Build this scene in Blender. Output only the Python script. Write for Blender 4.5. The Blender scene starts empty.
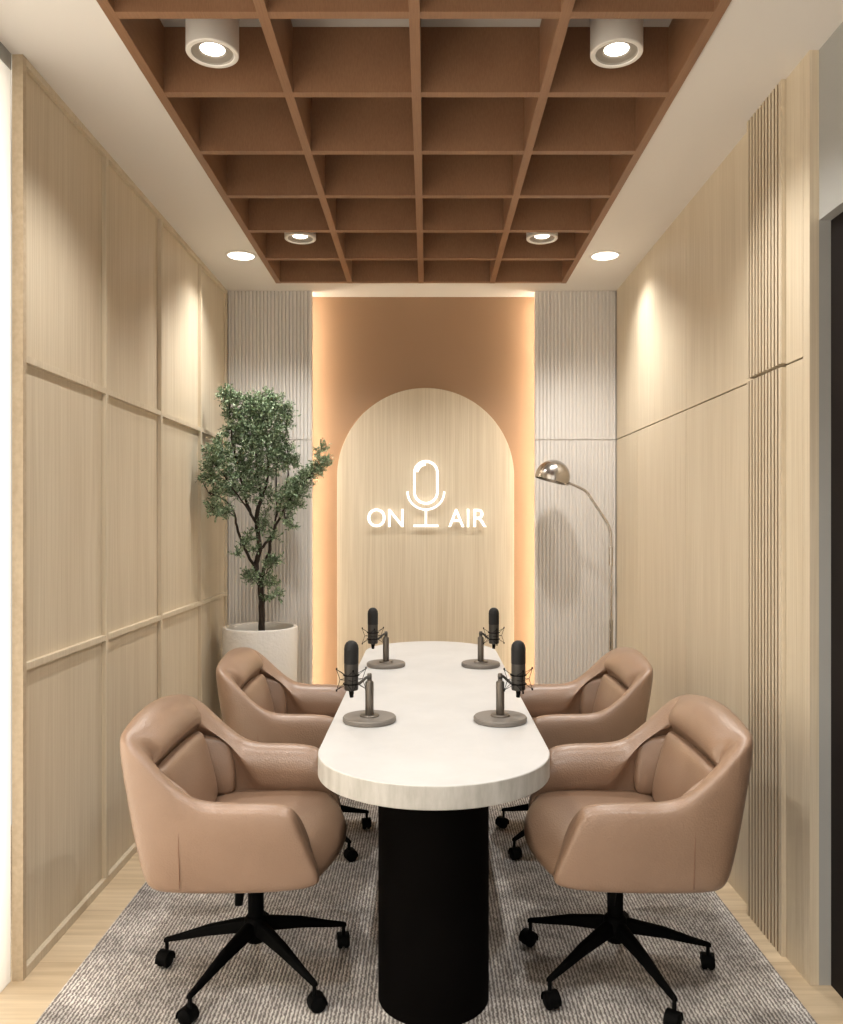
import bpy, bmesh, math, random
from mathutils import Vector, Matrix
random.seed(7)
PI = math.pi
S = bpy.context.scene
COL = S.collection

# ------------------------------------------------------------------ room numbers (metres; y = distance into the room)
F, VX, VY = 810.0, 427.0, 521.0            # focal length and vanishing point used when measuring the photograph
CAMH = 1.39
H = 2.80                                   # ceiling
XL, XR = -1.2205, 1.160                    # faces of the side walls
YB = 4.96                                  # face of the ribbed panels at the back
YN = 5.10                                  # back of the lit niche
YF = -1.60                                 # wall behind the viewpoint
XM = 0.022                                 # centre line of the furniture

def at(px, py, Y):
    return Vector(((px - VX) * Y / F, Y, CAMH - (py - VY) * Y / F))

# ------------------------------------------------------------------ tags
def tag(o, label=None, cat=None, group=None, kind=None):
    if label: o['label'] = label
    if cat: o['category'] = cat
    if group: o['group'] = group
    if kind: o['kind'] = kind
    return o

def empty(name, loc=(0, 0, 0), rz=0):
    o = bpy.data.objects.new(name, None)
    o.empty_display_size = .1
    COL.objects.link(o)
    o.location = loc
    o.rotation_euler = (0, 0, rz)
    return o

def obj(name, bm, mat, parent=None, smooth=False, auto=None, subsurf=0, bevel=0, loc=None):
    me = bpy.data.meshes.new(name)
    bmesh.ops.recalc_face_normals(bm, faces=bm.faces)
    bm.to_mesh(me); bm.free()
    mats = mat if isinstance(mat, (list, tuple)) else [mat]
    for m in mats: me.materials.append(m)
    if smooth or auto is not None:
        me.shade_smooth()
        if auto is not None:
            me.set_sharp_from_angle(angle=math.radians(auto))
    o = bpy.data.objects.new(name, me)
    COL.objects.link(o)
    if parent: o.parent = parent
    if loc: o.location = loc
    if bevel:
        b = o.modifiers.new('bevel', 'BEVEL'); b.width = bevel; b.segments = 3
        b.limit_method = 'ANGLE'; b.angle_limit = math.radians(40)
        b.harden_normals = False
    if subsurf:
        s = o.modifiers.new('subsurf', 'SUBSURF'); s.levels = subsurf; s.render_levels = subsurf
    return o

def copy_tree(o, parent=None):
    c = o.copy(); COL.objects.link(c)
    if parent: c.parent = parent
    for ch in o.children: copy_tree(ch, c)
    return c

# ------------------------------------------------------------------ mesh helpers
def add_box(bm, x0, x1, y0, y1, z0, z1, mi=0):
    v = [bm.verts.new((x, y, z)) for x in (x0, x1) for y in (y0, y1) for z in (z0, z1)]
    for q in ((0, 1, 3, 2), (4, 6, 7, 5), (0, 4, 5, 1), (2, 3, 7, 6), (0, 2, 6, 4), (1, 5, 7, 3)):
        f = bm.faces.new([v[i] for i in q]); f.material_index = mi
    return v

def box(*a):
    bm = bmesh.new(); add_box(bm, *a); return bm

def add_tube(bm, pts, radii, seg=12, cap=True):
    pts = [Vector(p) for p in pts]
    if not isinstance(radii, (list, tuple)): radii = [radii] * len(pts)
    rings = []
    prev = None
    for i, p in enumerate(pts):
        a = pts[max(i - 1, 0)]; b = pts[min(i + 1, len(pts) - 1)]
        d = (b - a).normalized()
        if prev is None:
            up = Vector((0, 0, 1)) if abs(d.z) < .9 else Vector((1, 0, 0))
            u = d.cross(up).normalized()
        else:
            u = (prev - d * prev.dot(d)).normalized()
        prev = u
        w = d.cross(u)
        rings.append([bm.verts.new(p + (u * math.cos(t) + w * math.sin(t)) * radii[i])
                      for t in [2 * PI * k / seg for k in range(seg)]])
    for r0, r1 in zip(rings, rings[1:]):
        for k in range(seg):
            bm.faces.new((r0[k], r0[(k + 1) % seg], r1[(k + 1) % seg], r1[k]))
    if cap:
        bm.faces.new(rings[0][::-1]); bm.faces.new(rings[-1])

def add_lathe(bm, prof, c=(0, 0, 0), seg=48, mi=0, rot=None, close=False):
    """prof: list of (r, z); r == 0 makes a pole"""
    c = Vector(c)
    rings = []
    for r, z in prof:
        if r < 1e-6:
            p = Vector((0, 0, z)); p = rot @ p if rot else p
            rings.append([bm.verts.new(c + p)])
        else:
            L = []
            for k in range(seg):
                p = Vector((r * math.cos(2 * PI * k / seg), r * math.sin(2 * PI * k / seg), z))
                p = rot @ p if rot else p
                L.append(bm.verts.new(c + p))
            rings.append(L)
    for a, b in zip(rings, rings[1:]):
        for k in range(seg):
            k2 = (k + 1) % seg
            if len(a) == 1 and len(b) == 1: continue
            if len(a) == 1: f = bm.faces.new((a[0], b[k], b[k2]))
            elif len(b) == 1: f = bm.faces.new((a[k], a[k2], b[0]))
            else: f = bm.faces.new((a[k], a[k2], b[k2], b[k]))
            f.material_index = mi

def add_prism(bm, pts, f0, f1):
    """pts: list of 2D points, f0/f1 map (u, v) to 3D for the two ends"""
    a = [bm.verts.new(f0(*p)) for p in pts]
    b = [bm.verts.new(f1(*p)) for p in pts]
    bm.faces.new(a[::-1]); bm.faces.new(b)
    n = len(pts)
    for i in range(n):
        bm.faces.new((a[i], a[(i + 1) % n], b[(i + 1) % n], b[i]))

def spline(pts, n=8):
    pts = [Vector(p) for p in pts]
    out = []
    for i in range(len(pts) - 1):
        p0 = pts[max(i - 1, 0)]; p1 = pts[i]; p2 = pts[i + 1]; p3 = pts[min(i + 2, len(pts) - 1)]
        for k in range(n):
            t = k / n
            out.append(.5 * ((2 * p1) + (p2 - p0) * t + (2 * p0 - 5 * p1 + 4 * p2 - p3) * t * t + (3 * p1 - p0 - 3 * p2 + p3) * t ** 3))
    out.append(pts[-1])
    return out

# ------------------------------------------------------------------ materials
def mat(name, col, rough=.5, metal=0, spec=.5, coat=0, emit=None, es=0):
    m = bpy.data.materials.new(name); m.use_nodes = True
    b = m.node_tree.nodes['Principled BSDF']
    b.inputs['Base Color'].default_value = (*col, 1)
    b.inputs['Roughness'].default_value = rough
    b.inputs['Metallic'].default_value = metal
    b.inputs['Specular IOR Level'].default_value = spec
    b.inputs['Coat Weight'].default_value = coat
    if emit:
        b.inputs['Emission Color'].default_value = (*emit, 1)
        b.inputs['Emission Strength'].default_value = es
    return m

def nodes(m): return m.node_tree.nodes, m.node_tree.links, m.node_tree.nodes['Principled BSDF']

def noise_bump(m, scale=200, strength=.15, dist=.001, stretch=(1, 1, 1), detail=3):
    N, L, b = nodes(m)
    tc = N.new('ShaderNodeTexCoord'); mp = N.new('ShaderNodeMapping')
    mp.inputs['Scale'].default_value = stretch
    nt = N.new('ShaderNodeTexNoise'); nt.inputs['Scale'].default_value = scale; nt.inputs['Detail'].default_value = detail
    bu = N.new('ShaderNodeBump'); bu.inputs['Strength'].default_value = strength; bu.inputs['Distance'].default_value = dist
    L.new(tc.outputs['Object'], mp.inputs[0]); L.new(mp.outputs[0], nt.inputs['Vector'])
    L.new(nt.outputs['Fac'], bu.inputs['Height']); L.new(bu.outputs[0], b.inputs['Normal'])
    return nt, mp

def ramp(N, stops):
    r = N.new('ShaderNodeValToRGB')
    e = r.color_ramp.elements
    e[0].position, e[0].color = stops[0][0], (*stops[0][1], 1)
    e[1].position, e[1].color = stops[-1][0], (*stops[-1][1], 1)
    for p, c in stops[1:-1]:
        x = e.new(p); x.color = (*c, 1)
    return r

def wood(name, dark, light, stretch=(14, 14, .5), rough=.5, fine=(150, 150, 2.2), contrast=.66):
    m = mat(name, light, rough)
    N, L, b = nodes(m)
    tc = N.new('ShaderNodeTexCoord')
    m1 = N.new('ShaderNodeMapping'); m1.inputs['Scale'].default_value = stretch
    n1 = N.new('ShaderNodeTexNoise'); n1.inputs['Scale'].default_value = 1; n1.inputs['Detail'].default_value = 5
    m2 = N.new('ShaderNodeMapping'); m2.inputs['Scale'].default_value = fine
    n2 = N.new('ShaderNodeTexNoise'); n2.inputs['Scale'].default_value = 1; n2.inputs['Detail'].default_value = 4
    L.new(tc.outputs['Object'], m1.inputs[0]); L.new(m1.outputs[0], n1.inputs['Vector'])
    L.new(tc.outputs['Object'], m2.inputs[0]); L.new(m2.outputs[0], n2.inputs['Vector'])
    mx = N.new('ShaderNodeMath'); mx.operation = 'MULTIPLY_ADD'
    mx.inputs[1].default_value = contrast; 
    L.new(n2.outputs['Fac'], mx.inputs[0])
    h = N.new('ShaderNodeMath'); h.operation = 'MULTIPLY'; h.inputs[1].default_value = 1 - contrast
    L.new(n1.outputs['Fac'], h.inputs[0]); L.new(h.outputs[0], mx.inputs[2])
    r = ramp(N, [(.36, dark), (.64, light)])
    L.new(mx.outputs[0], r.inputs[0]); L.new(r.outputs[0], b.inputs['Base Color'])
    bu = N.new('ShaderNodeBump'); bu.inputs['Strength'].default_value = .12; bu.inputs['Distance'].default_value = .001
    L.new(n2.outputs['Fac'], bu.inputs['Height']); L.new(bu.outputs[0], b.inputs['Normal'])
    return m

OAK_D, OAK_L = (.565, .475, .345), (.68, .595, .46)
M = {}
M['oak'] = wood('oak_veneer', OAK_D, OAK_L)
M['oak_end'] = wood('oak_edge', (.46, .36, .245), (.56, .455, .32), stretch=(30, 30, 9), fine=(60, 60, 60))
M['slat_groove_shade'] = wood('slat_groove_shade', (.28, .205, .125), (.36, .27, .18))  # oak with groove shade put into its colour, for the slat sides
M['brown'] = wood('tan_timber', (.235, .120, .062), (.285, .152, .082), stretch=(8, 8, 8), rough=.45, fine=(300, 12, 60))
M['ceil'] = mat('warm_white_paint', (.76, .73, .69), .75)
noise_bump(M['ceil'], 400, .05)
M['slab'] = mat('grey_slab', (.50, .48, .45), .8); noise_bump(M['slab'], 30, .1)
M['terra'] = mat('terracotta_paint', (.33, .20, .115), .6); noise_bump(M['terra'], 300, .05)
M['rib'] = mat('greige_ribs', (.76, .73, .695), .55); noise_bump(M['rib'], 200, .05)
M['groove'] = mat('dark_groove', (.10, .07, .05), .8)
M['groove_grey'] = mat('grey_groove', (.25, .22, .19), .8)
M['grey'] = mat('grey_paint', (.36, .36, .345), .7); noise_bump(M['grey'], 350, .12)
M['door'] = mat('dark_bronze_door', (.012, .009, .008), .6, spec=.15)
M['white'] = mat('white_metal', (.78, .75, .70), .4)
M['white_in'] = mat('lamp_baffle', (.30, .27, .23), .5)
M['bulb'] = mat('lamp_lens', (1, 1, 1), .5, emit=(1, .93, .82), es=4)
M['led'] = mat('led_strip', (1, 1, 1), .5, emit=(1, .86, .67), es=27)
M['signw'] = mat('white_acrylic_lit', (.9, .9, .9), .4, emit=(1, .99, .98), es=.85)
M['signb'] = mat('sign_backlight', (.9, .9, .9), .4, emit=(1, .97, .93), es=.5)
M['black'] = mat('matte_black', (.002, .002, .002), .65, spec=.05); noise_bump(M['black'], 300, .05)
M['basek'] = mat('black_plinth', (.0025, .002, .0018), .75, spec=.03)
M['plastic'] = mat('black_plastic', (.003, .003, .003), .6, spec=.06)
M['micdark'] = mat('charcoal_metal', (.06, .054, .048), .42, metal=.5)
M['micstem'] = mat('gunmetal', (.15, .13, .11), .38, metal=.7)
M['micbase'] = mat('grey_metal_base', (.20, .18, .16), .55, metal=.3)
M['pot'] = mat('white_stucco', (.72, .69, .65), .85); noise_bump(M['pot'], 55, .5, .006, detail=5)
M['soil'] = mat('mossy_soil', (.07, .08, .035), .95); noise_bump(M['soil'], 60, 1, .02)
M['bark'] = mat('dark_bark', (.035, .024, .018), .85); noise_bump(M['bark'], 60, .6, .01, (1, 1, .25))
M['chrome'] = mat('brushed_nickel', (.50, .465, .43), .24, metal=1)
M['bulb_off'] = mat('frosted_bulb', (.7, .66, .6), .4)

# leather
m = mat('tan_leather', (.44, .235, .14), .38, spec=.55, coat=.38); M['leather'] = m
m.node_tree.nodes['Principled BSDF'].inputs['Coat Roughness'].default_value = .35
N, L, b = nodes(m)
tc = N.new('ShaderNodeTexCoord')
vo = N.new('ShaderNodeTexVoronoi'); vo.inputs['Scale'].default_value = 190
no = N.new('ShaderNodeTexNoise'); no.inputs['Scale'].default_value = 7; no.inputs['Detail'].default_value = 3
L.new(tc.outputs['Object'], vo.inputs['Vector']); L.new(tc.outputs['Object'], no.inputs['Vector'])
r = ramp(N, [(.3, (.262, .163, .106)), (.7, (.300, .190, .127))])
L.new(no.outputs['Fac'], r.inputs[0]); L.new(r.outputs[0], b.inputs['Base Color'])
bu = N.new('ShaderNodeBump'); bu.inputs['Strength'].default_value = .4; bu.inputs['Distance'].default_value = .0015
L.new(vo.outputs['Distance'], bu.inputs['Height']); L.new(bu.outputs[0], b.inputs['Normal'])

# plank floor
m = mat('pale_oak_floor', (.6, .47, .32), .28); M['floor'] = m
N, L, b = nodes(m)
tc = N.new('ShaderNodeTexCoord'); mp = N.new('ShaderNodeMapping'); mp.inputs['Rotation'].default_value = (0, 0, 0)
br = N.new('ShaderNodeTexBrick')
br.inputs['Scale'].default_value = 1; br.inputs['Brick Width'].default_value = 1.4; br.inputs['Row Height'].default_value = .17
br.inputs['Mortar Size'].default_value = .0012; br.inputs['Color1'].default_value = (.70, .58, .42, 1)
br.inputs['Color2'].default_value = (.62, .50, .35, 1); br.inputs['Mortar'].default_value = (.5, .38, .25, 1)
L.new(tc.outputs['Object'], mp.inputs[0]); L.new(mp.outputs[0], br.inputs['Vector'])
m2 = N.new('ShaderNodeMapping'); m2.inputs['Scale'].default_value = (2.2, 45, 1)
n2 = N.new('ShaderNodeTexNoise'); n2.inputs['Scale'].default_value = 1; n2.inputs['Detail'].default_value = 6
L.new(tc.outputs['Object'], m2.inputs[0]); L.new(m2.outputs[0], n2.inputs['Vector'])
r = ramp(N, [(.3, (.80, .76, .70)), (.7, (1.06, 1.05, 1.03))])
L.new(n2.outputs['Fac'], r.inputs[0])
mx = N.new('ShaderNodeMixRGB'); mx.blend_type = 'MULTIPLY'; mx.inputs[0].default_value = 1
L.new(br.outputs['Color'], mx.inputs[1]); L.new(r.outputs[0], mx.inputs[2]); L.new(mx.outputs[0], b.inputs['Base Color'])

# woven rug
m = mat('woven_rug', (.3, .27, .24), .95, spec=.1); M['rug'] = m
N, L, b = nodes(m)
tc = N.new('ShaderNodeTexCoord')
m1 = N.new('ShaderNodeMapping'); m1.inputs['Scale'].default_value = (1, 1, 1)
w = N.new('ShaderNodeTexWave'); w.wave_type = 'BANDS'; w.bands_direction = 'X'
w.inputs['Scale'].default_value = 27; w.inputs['Distortion'].default_value = 4.2; w.inputs['Detail'].default_value = 3
w.inputs['Detail Scale'].default_value = 3.6
L.new(tc.outputs['Object'], m1.inputs[0]); L.new(m1.outputs[0], w.inputs['Vector'])
m2 = N.new('ShaderNodeMapping'); m2.inputs['Scale'].default_value = (75, 38, 1)
n2 = N.new('ShaderNodeTexNoise'); n2.inputs['Scale'].default_value = 1; n2.inputs['Detail'].default_value = 2
L.new(tc.outputs['Object'], m2.inputs[0]); L.new(m2.outputs[0], n2.inputs['Vector'])
m3 = N.new('ShaderNodeMapping'); m3.inputs['Scale'].default_value = (2.2, 3.4, 1)
n3 = N.new('ShaderNodeTexNoise'); n3.inputs['Scale'].default_value = 1.6; n3.inputs['Detail'].default_value = 6; n3.inputs['Roughness'].default_value = .7
L.new(tc.outputs['Object'], m3.inputs[0]); L.new(m3.outputs[0], n3.inputs['Vector'])
ad = N.new('ShaderNodeMath'); ad.operation = 'MULTIPLY'
L.new(w.outputs['Fac'], ad.inputs[0]); L.new(n2.outputs['Fac'], ad.inputs[1])
r1 = ramp(N, [(.04, (.22, .20, .19)), (.24, (.46, .435, .415)), (.50, (.76, .74, .715))])
L.new(ad.outputs[0], r1.inputs[0])
r3 = ramp(N, [(.36, (.62, .60, .59)), (.62, (1.15, 1.13, 1.11))])
L.new(n3.outputs['Fac'], r3.inputs[0])
mx = N.new('ShaderNodeMixRGB'); mx.blend_type = 'MULTIPLY'; mx.inputs[0].default_value = 1
L.new(r1.outputs[0], mx.inputs[1]); L.new(r3.outputs[0], mx.inputs[2]); L.new(mx.outputs[0], b.inputs['Base Color'])
bu = N.new('ShaderNodeBump'); bu.inputs['Strength'].default_value = .7; bu.inputs['Distance'].default_value = .005
L.new(ad.outputs[0], bu.inputs['Height']); L.new(bu.outputs[0], b.inputs['Normal'])

# table stone: honed white top, travertine-like edge
def stone(name, a, c, sc, stretch, rough):
    m = mat(name, c, rough)
    N, L, b = nodes(m)
    tc = N.new('ShaderNodeTexCoord'); mp = N.new('ShaderNodeMapping'); mp.inputs['Scale'].default_value = stretch
    n = N.new('ShaderNodeTexNoise'); n.inputs['Scale'].default_value = sc; n.inputs['Detail'].default_value = 8; n.inputs['Roughness'].default_value = .65
    L.new(tc.outputs['Object'], mp.inputs[0]); L.new(mp.outputs[0], n.inputs['Vector'])
    r = ramp(N, [(.35, a), (.62, c)])
    L.new(n.outputs['Fac'], r.inputs[0]); L.new(r.outputs[0], b.inputs['Base Color'])
    return m
M['top'] = stone('honed_white_top', (.52, .517, .513), (.575, .572, .568), 3.2, (1, 1, 1), .45)
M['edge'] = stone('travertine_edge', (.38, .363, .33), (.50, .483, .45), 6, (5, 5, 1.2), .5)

# leaves
m = mat('small_leaves', (.1, .2, .08), .55); M['leaf'] = m
N, L, b = nodes(m)
gi = N.new('ShaderNodeNewGeometry'); r = ramp(N, [(0, (.07, .12, .055)), (.5, (.18, .27, .145)), (1, (.46, .56, .39))])
L.new(gi.outputs['Random Per Island'], r.inputs[0]); L.new(r.outputs[0], b.inputs['Base Color'])
b.inputs['Subsurface Weight'].default_value = 0

# blind
m = bpy.data.materials.new('white_blind'); m.use_nodes = True; M['blind'] = m
N = m.node_tree.nodes; L = m.node_tree.links
N.remove(N['Principled BSDF'])
tr = N.new('ShaderNodeBsdfTranslucent'); tr.inputs[0].default_value = (.85, .82, .77, 1)
df = N.new('ShaderNodeBsdfDiffuse'); df.inputs[0].default_value = (.85, .82, .78, 1)
ms = N.new('ShaderNodeMixShader'); ms.inputs[0].default_value = .9
L.new(df.outputs[0], ms.inputs[1]); L.new(tr.outputs[0], ms.inputs[2]); L.new(ms.outputs[0], N['Material Output'].inputs[0])

def struct(name, bm, m, parent=None, **k):
    o = obj(name, bm, m, parent, **k)
    if not parent: tag(o, kind='structure')
    return o

# ================================================================== ROOM
struct('floor', box(-1.9, 1.9, YF - .1, 5.25, -.06, 0), M['floor'])

# ceiling with the rectangular recess for the timber grid
GX0, GX1, GY1, GY0 = -.893, .823, 4.787, YF + .75
bm = bmesh.new()
add_box(bm, -1.9, GX0, YF, 5.25, H, H + .24)
add_box(bm, GX1, 1.9, YF, 5.25, H, H + .24)
add_box(bm, GX0, GX1, GY1, 5.25, H, H + .24)
add_box(bm, GX0, GX1, YF, GY0, H, H + .24)
add_box(bm, -1.9, 1.9, YF, 5.25, H + .24, H + .30)
ce = struct('ceiling', bm, M['ceil'])
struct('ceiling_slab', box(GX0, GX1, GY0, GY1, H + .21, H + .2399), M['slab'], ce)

# ---- left wall: oak field with battens
DF = .018
wl = struct('wall_left', box(XL - .033, XL - DF, 2.468, 5.1, 0, H), M['oak'])
YV = [2.447, 3.095, 3.733, 4.388, YB - .012]
def batten(parent, *a):
    return obj('batten', box(*a), M['oak'], parent, bevel=.0012)
e = obj('end_post', box(XL - .033, XL, 2.447, 2.468, 0, H), [M['oak_end']], wl)
for y in YV[1:]:
    batten(wl, XL - DF, XL, y - .011, y + .011, .03, H - .022)
for i in range(4):
    y0 = 2.468 if i == 0 else YV[i] + .011
    y1 = YV[i + 1] - .011
    for z in (.945, 1.885):
        batten(wl, XL - DF, XL - .001, y0, y1, z - .011, z + .011)
batten(wl, XL - DF, XL, 2.468, YB, 0, .03)
batten(wl, XL - DF, XL, 2.468, YB, H - .022, H)

# ---- near left wall: big window with a white blind
wn = struct('wall_left_near', bmesh.new(), M['grey'])
bm = bmesh.new()
add_box(bm, -1.46, -1.255, YF, 2.4465, 2.752, H)
add_box(bm, -1.46, -1.255, YF, -.9, 0, 2.752)
o = bpy.data.objects['wall_left_near']; bm.to_mesh(o.data); bm.free()
o.name = 'wall_left_window_side'
wi = struct('window_1', box(-1.2590, -1.2570, -.9, 2.446, 0, 2.751), M['blind'])
bm = bmesh.new()
for y in (-.9, .2, 1.3, 2.405): add_box(bm, -1.44, -1.38, y, y + .04, 0, 2.75)
add_box(bm, -1.44, -1.38, -.9, 2.445, 0, .04); add_box(bm, -1.44, -1.38, -.9, 2.445, 2.71, 2.75)
obj('window_frame', bm, M['white'], wi)

# ---- right wall: flush oak boards, a fluted strip, a near board
ZG = 1.888
wr = struct('wall_right', box(XR + .018, XR + .05, 2.44, 5.1, 0, H), M['groove'])
YFL = 2.874
def board(y0, y1, x, g=.003):
    obj('board', box(x, XR + .018, y0 + g * .6, y1 - g * .6, 0, ZG - .003), M['oak'], wr)
    obj('board', box(x, XR + .018, y0 + g * .6, y1 - g * .6, ZG + .003, H), M['oak'], wr)
board(4.474, YB, XR); board(3.628, 4.474, XR); board(YFL, 3.628, XR)
board(2.467, 2.585, 1.1455)
obj('end_post', box(1.1455, 1.1735, 2.425, 2.467, 0, H), M['oak'], wr)
# fluted strip
bmS = bmesh.new()
pitch, n = .0258, 11
def flute(z0, z1):
    for k in range(n):
        y1 = YFL - (k + 1) * pitch
        nf = len(bmS.faces)
        pts = [(1.131, y1 + .0165), (1.146, y1 + .0175), (1.146, y1 + .0258), (XR + .018, y1 + .0258), (XR + .018, y1), (1.146, y1), (1.131, y1 + .0010)]
        add_prism(bmS, pts, lambda a, b_: (a, b_, z0), lambda a, b_: (a, b_, z1))
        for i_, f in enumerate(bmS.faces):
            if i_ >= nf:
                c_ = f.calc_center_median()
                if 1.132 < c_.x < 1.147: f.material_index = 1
    add_box(bmS, 1.131, XR + .018, 2.585, YFL - n * pitch, z0, z1)
flute(0, ZG - .006); flute(ZG + .006, H)
struct('trim_1', bmS, [M['oak'], M['slat_groove_shade']])

# ---- near right wall: grey plaster with the door opening
bm = bmesh.new()
add_box(bm, 1.1735, 1.40, YF, 2.425, 2.29, H)
add_box(bm, 1.1735, 1.40, YF, .9, 0, 2.29)
add_box(bm, 1.1735, 1.40, 2.425, 2.47, 0, H)
struct('wall_right_door_side', bm, M['grey'])
d = struct('door_1', box(1.2095, 1.25, .902, 2.4249, .0, 2.2899), M['door'])
obj('door_handle', box(1.19, 1.2095, 1.0, 1.03, .9, 1.3), M['chrome'], d)

# ---- wall behind the viewpoint with an added, unseen window for the front fill
bm = bmesh.new()
add_box(bm, -1.46, -1.0, YF - .1, YF, 0, H)
add_box(bm, 1.0, 1.40, YF - .1, YF, 0, H)
add_box(bm, -1.0, 1.0, YF - .1, YF, 2.5, H)
add_box(bm, -1.0, 1.0, YF - .1, YF, 0, .3)
struct('wall_front', bm, M['ceil'])
bm = bmesh.new()
for x in (-1.0, -.02, .96): add_box(bm, x, x + .04, YF - .07, YF - .03, .3, 2.5)
add_box(bm, -1, 1, YF - .07, YF - .03, .3, .34); add_box(bm, -1, 1, YF - .07, YF - .03, 2.46, 2.5)
struct('fill_window', bm, M['white'])

# ---- back wall: niche and ribbed panels
NX0, NX1 = -.705, .662
wb = struct('wall_back', box(-1.3, 1.3, YN, YN + .1, 0, H), M['terra'])
def ribbed(name, x0, x1):
    bm = bmesh.new()
    add_box(bm, x0, x1, YB + .0145, YB + .03, 0, ZG - .004)
    add_box(bm, x0, x1, YB + .0145, YB + .03, ZG + .004, H)
    add_box(bm, x0, x1, YB + .02, YB + .031, ZG - .004, ZG + .004)
    n = round((x1 - x0) / .0227); p = (x1 - x0) / n
    for k in range(n):
        a = x0 + k * p + p * .26; b_ = x0 + (k + 1) * p - p * .26
        for z0, z1 in ((0, ZG - .004), (ZG + .004, H)):
            pts = [(a - .0005, YB + .0145), (a, YB + .001), (a + .001, YB), (b_ - .001, YB), (b_, YB + .001), (b_ + .0005, YB + .0145)]
            add_prism(bm, pts, lambda u, v: (u, v, z0), lambda u, v: (u, v, z1))
    return struct(name, bm, M['rib'])
ribbed('trim_2', XL, NX0)
ribbed('trim_3', NX1, XR)
# packers behind the ribbed panels leave the groove in which the led strips sit
struct('trim_4', box(-1.3, NX0 - .045, YB + .031, YN, 0, H), M['ceil'])
struct('trim_5', box(NX1 + .045, 1.3, YB + .031, YN, 0, H), M['ceil'])
for nm, x, side in (('left', NX0 - .0445, 1), ('right', NX1 + .0445, -1)):
    o = obj('led_strip', box(min(x, x + side * .006), max(x, x + side * .006), YB + .040, YB + .054, .02, H - .02), M['led'])
    tag(o, 'glowing warm led strip down the %s edge of the terracotta niche' % nm, 'led strip')

# arched oak panel in the niche
AX0, AX1, AZ = -.563, .545, 1.669
ar = (AX1 - AX0) / 2; acx = (AX0 + AX1) / 2
pts = [(AX0, 0), (AX1, 0)] + [(acx + ar * math.cos(t), AZ + ar * math.sin(t)) for t in [PI * k / 64 for k in range(65)]]
bm = bmesh.new()
YA = YN - .03
add_prism(bm, pts, lambda u, v: (u, YA, v), lambda u, v: (u, YN - .001, v))
tag(obj('arched_panel', bm, M['oak'], bevel=.002), 'tall round-topped oak panel standing in the terracotta niche', 'wall panel')

# ================================================================== CEILING GRID
grid = empty('ceiling_grid', ((GX0 + GX1) / 2, (GY0 + GY1) / 2, H))
tag(grid, 'tan timber grid of square coffers recessed into the ceiling', 'ceiling grid')
gl = grid.location
LX = [-.877, -.455, -.035, .385, .807]
GZ0, GZ1 = H - .006, H + .209
def gbox(name, x0, x1, y0, y1):
    obj(name, box(x0 - gl.x, x1 - gl.x, y0 - gl.y, y1 - gl.y, GZ0 - gl.z, GZ1 - gl.z), M['brown'], grid, bevel=.001)
for x in LX: gbox('long_beam', x - .0155, x + .0155, GY0, GY1)
CY = [4.755 - .42 * k for k in range(14)]
CY = [y for y in CY if y > GY0]
for y in CY:
    for a, b_ in zip(LX, LX[1:]):
        bm = box(a + .0155 - gl.x, b_ - .0155 - gl.x, y - gl.y, y + .031 - gl.y, GZ0 + .001 - gl.z, GZ1 - gl.z)
        obj('cross_beam', bm, M['brown'], grid)

# ================================================================== CEILING LIGHTS
SPOT_COL = (1, .965, .91)
def spot(loc, power, deg, blend=.6, r=.04, to=None):
    l = bpy.data.lights.new('spot', 'SPOT'); l.energy = power; l.spot_size = math.radians(deg); l.spot_blend = blend
    l.color = SPOT_COL; l.shadow_soft_size = r
    o = bpy.data.objects.new('spot_beam', l); COL.objects.link(o); o.location = loc
    o['kind'] = 'helper'
    return o

def surface_light(x, y, label):
    z0 = 2.83
    t = empty('surface_downlight', (x, y, H + .21))
    tag(t, label, 'ceiling light', 'white cylinder downlights in the timber grid')
    d = z0 - (H + .21)
    R = .080
    bm = bmesh.new()
    add_lathe(bm, [(0, -.001), (R, -.001), (R, d + .003), (R - .003, d), (R - .014, d), (R - .016, d + .003)], seg=64)
    obj('housing', bm, M['white'], t, auto=30)
    bm = bmesh.new()
    add_lathe(bm, [(R - .016, d + .003), (R - .019, d + .008), (.042, d + .012), (.038, d + .016)], seg=64)
    obj('baffle', bm, M['white_in'], t, auto=30)
    bm = bmesh.new()
    add_lathe(bm, [(.038, d + .016), (.032, d + .014), (0, d + .012)], seg=48)
    obj('lens', bm, M['bulb'], t, auto=50)
    spot((x, y, z0 + .004), P_SURF, 124, .7, .03)

P_SURF, P_REC = 49, 34
surface_light(-.662, 2.50, 'white cylinder downlight, large one at upper left, in the nearest visible coffer row')
surface_light(.585, 2.50, 'white cylinder downlight, large one at upper right, in the nearest visible coffer row')
surface_light(-.648, 4.14, 'small distant white cylinder downlight at left, near the back of the grid')
surface_light(.588, 4.14, 'small distant white cylinder downlight at right, near the back of the grid')
for x in (-.66, .59):
    spot((x, .8, H - .02), P_SURF, 124, .7, .03)  # extra unseen spots without housings, added to light the near walls

def recessed(x, y, label):
    t = empty('recessed_downlight', (x, y, H))
    tag(t, label, 'ceiling light', 'recessed round downlights in the white ceiling')
    bm = bmesh.new()
    add_lathe(bm, [(.082, 0), (.082, -.004), (.079, -.006), (.070, -.006), (.068, -.003)], seg=64)
    obj('trim_ring', bm, M['white'], t, auto=40)
    bm = bmesh.new(); add_lathe(bm, [(.068, -.003), (0, -.0035)], seg=64)
    obj('lens', bm, M['bulb'], t)
    spot((x, y, H - .012), P_REC, 130, .9, .06)
recessed(-.987, 4.30, 'round recessed downlight glowing in the ceiling left of the timber grid')
recessed(.945, 4.30, 'round recessed downlight glowing in the ceiling right of the timber grid')
for x in (-.987, .945):
    spot((x, .7, H - .012), P_REC, 130, .9, .06)  # added the same way: bare spots out of view, no fitting

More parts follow.
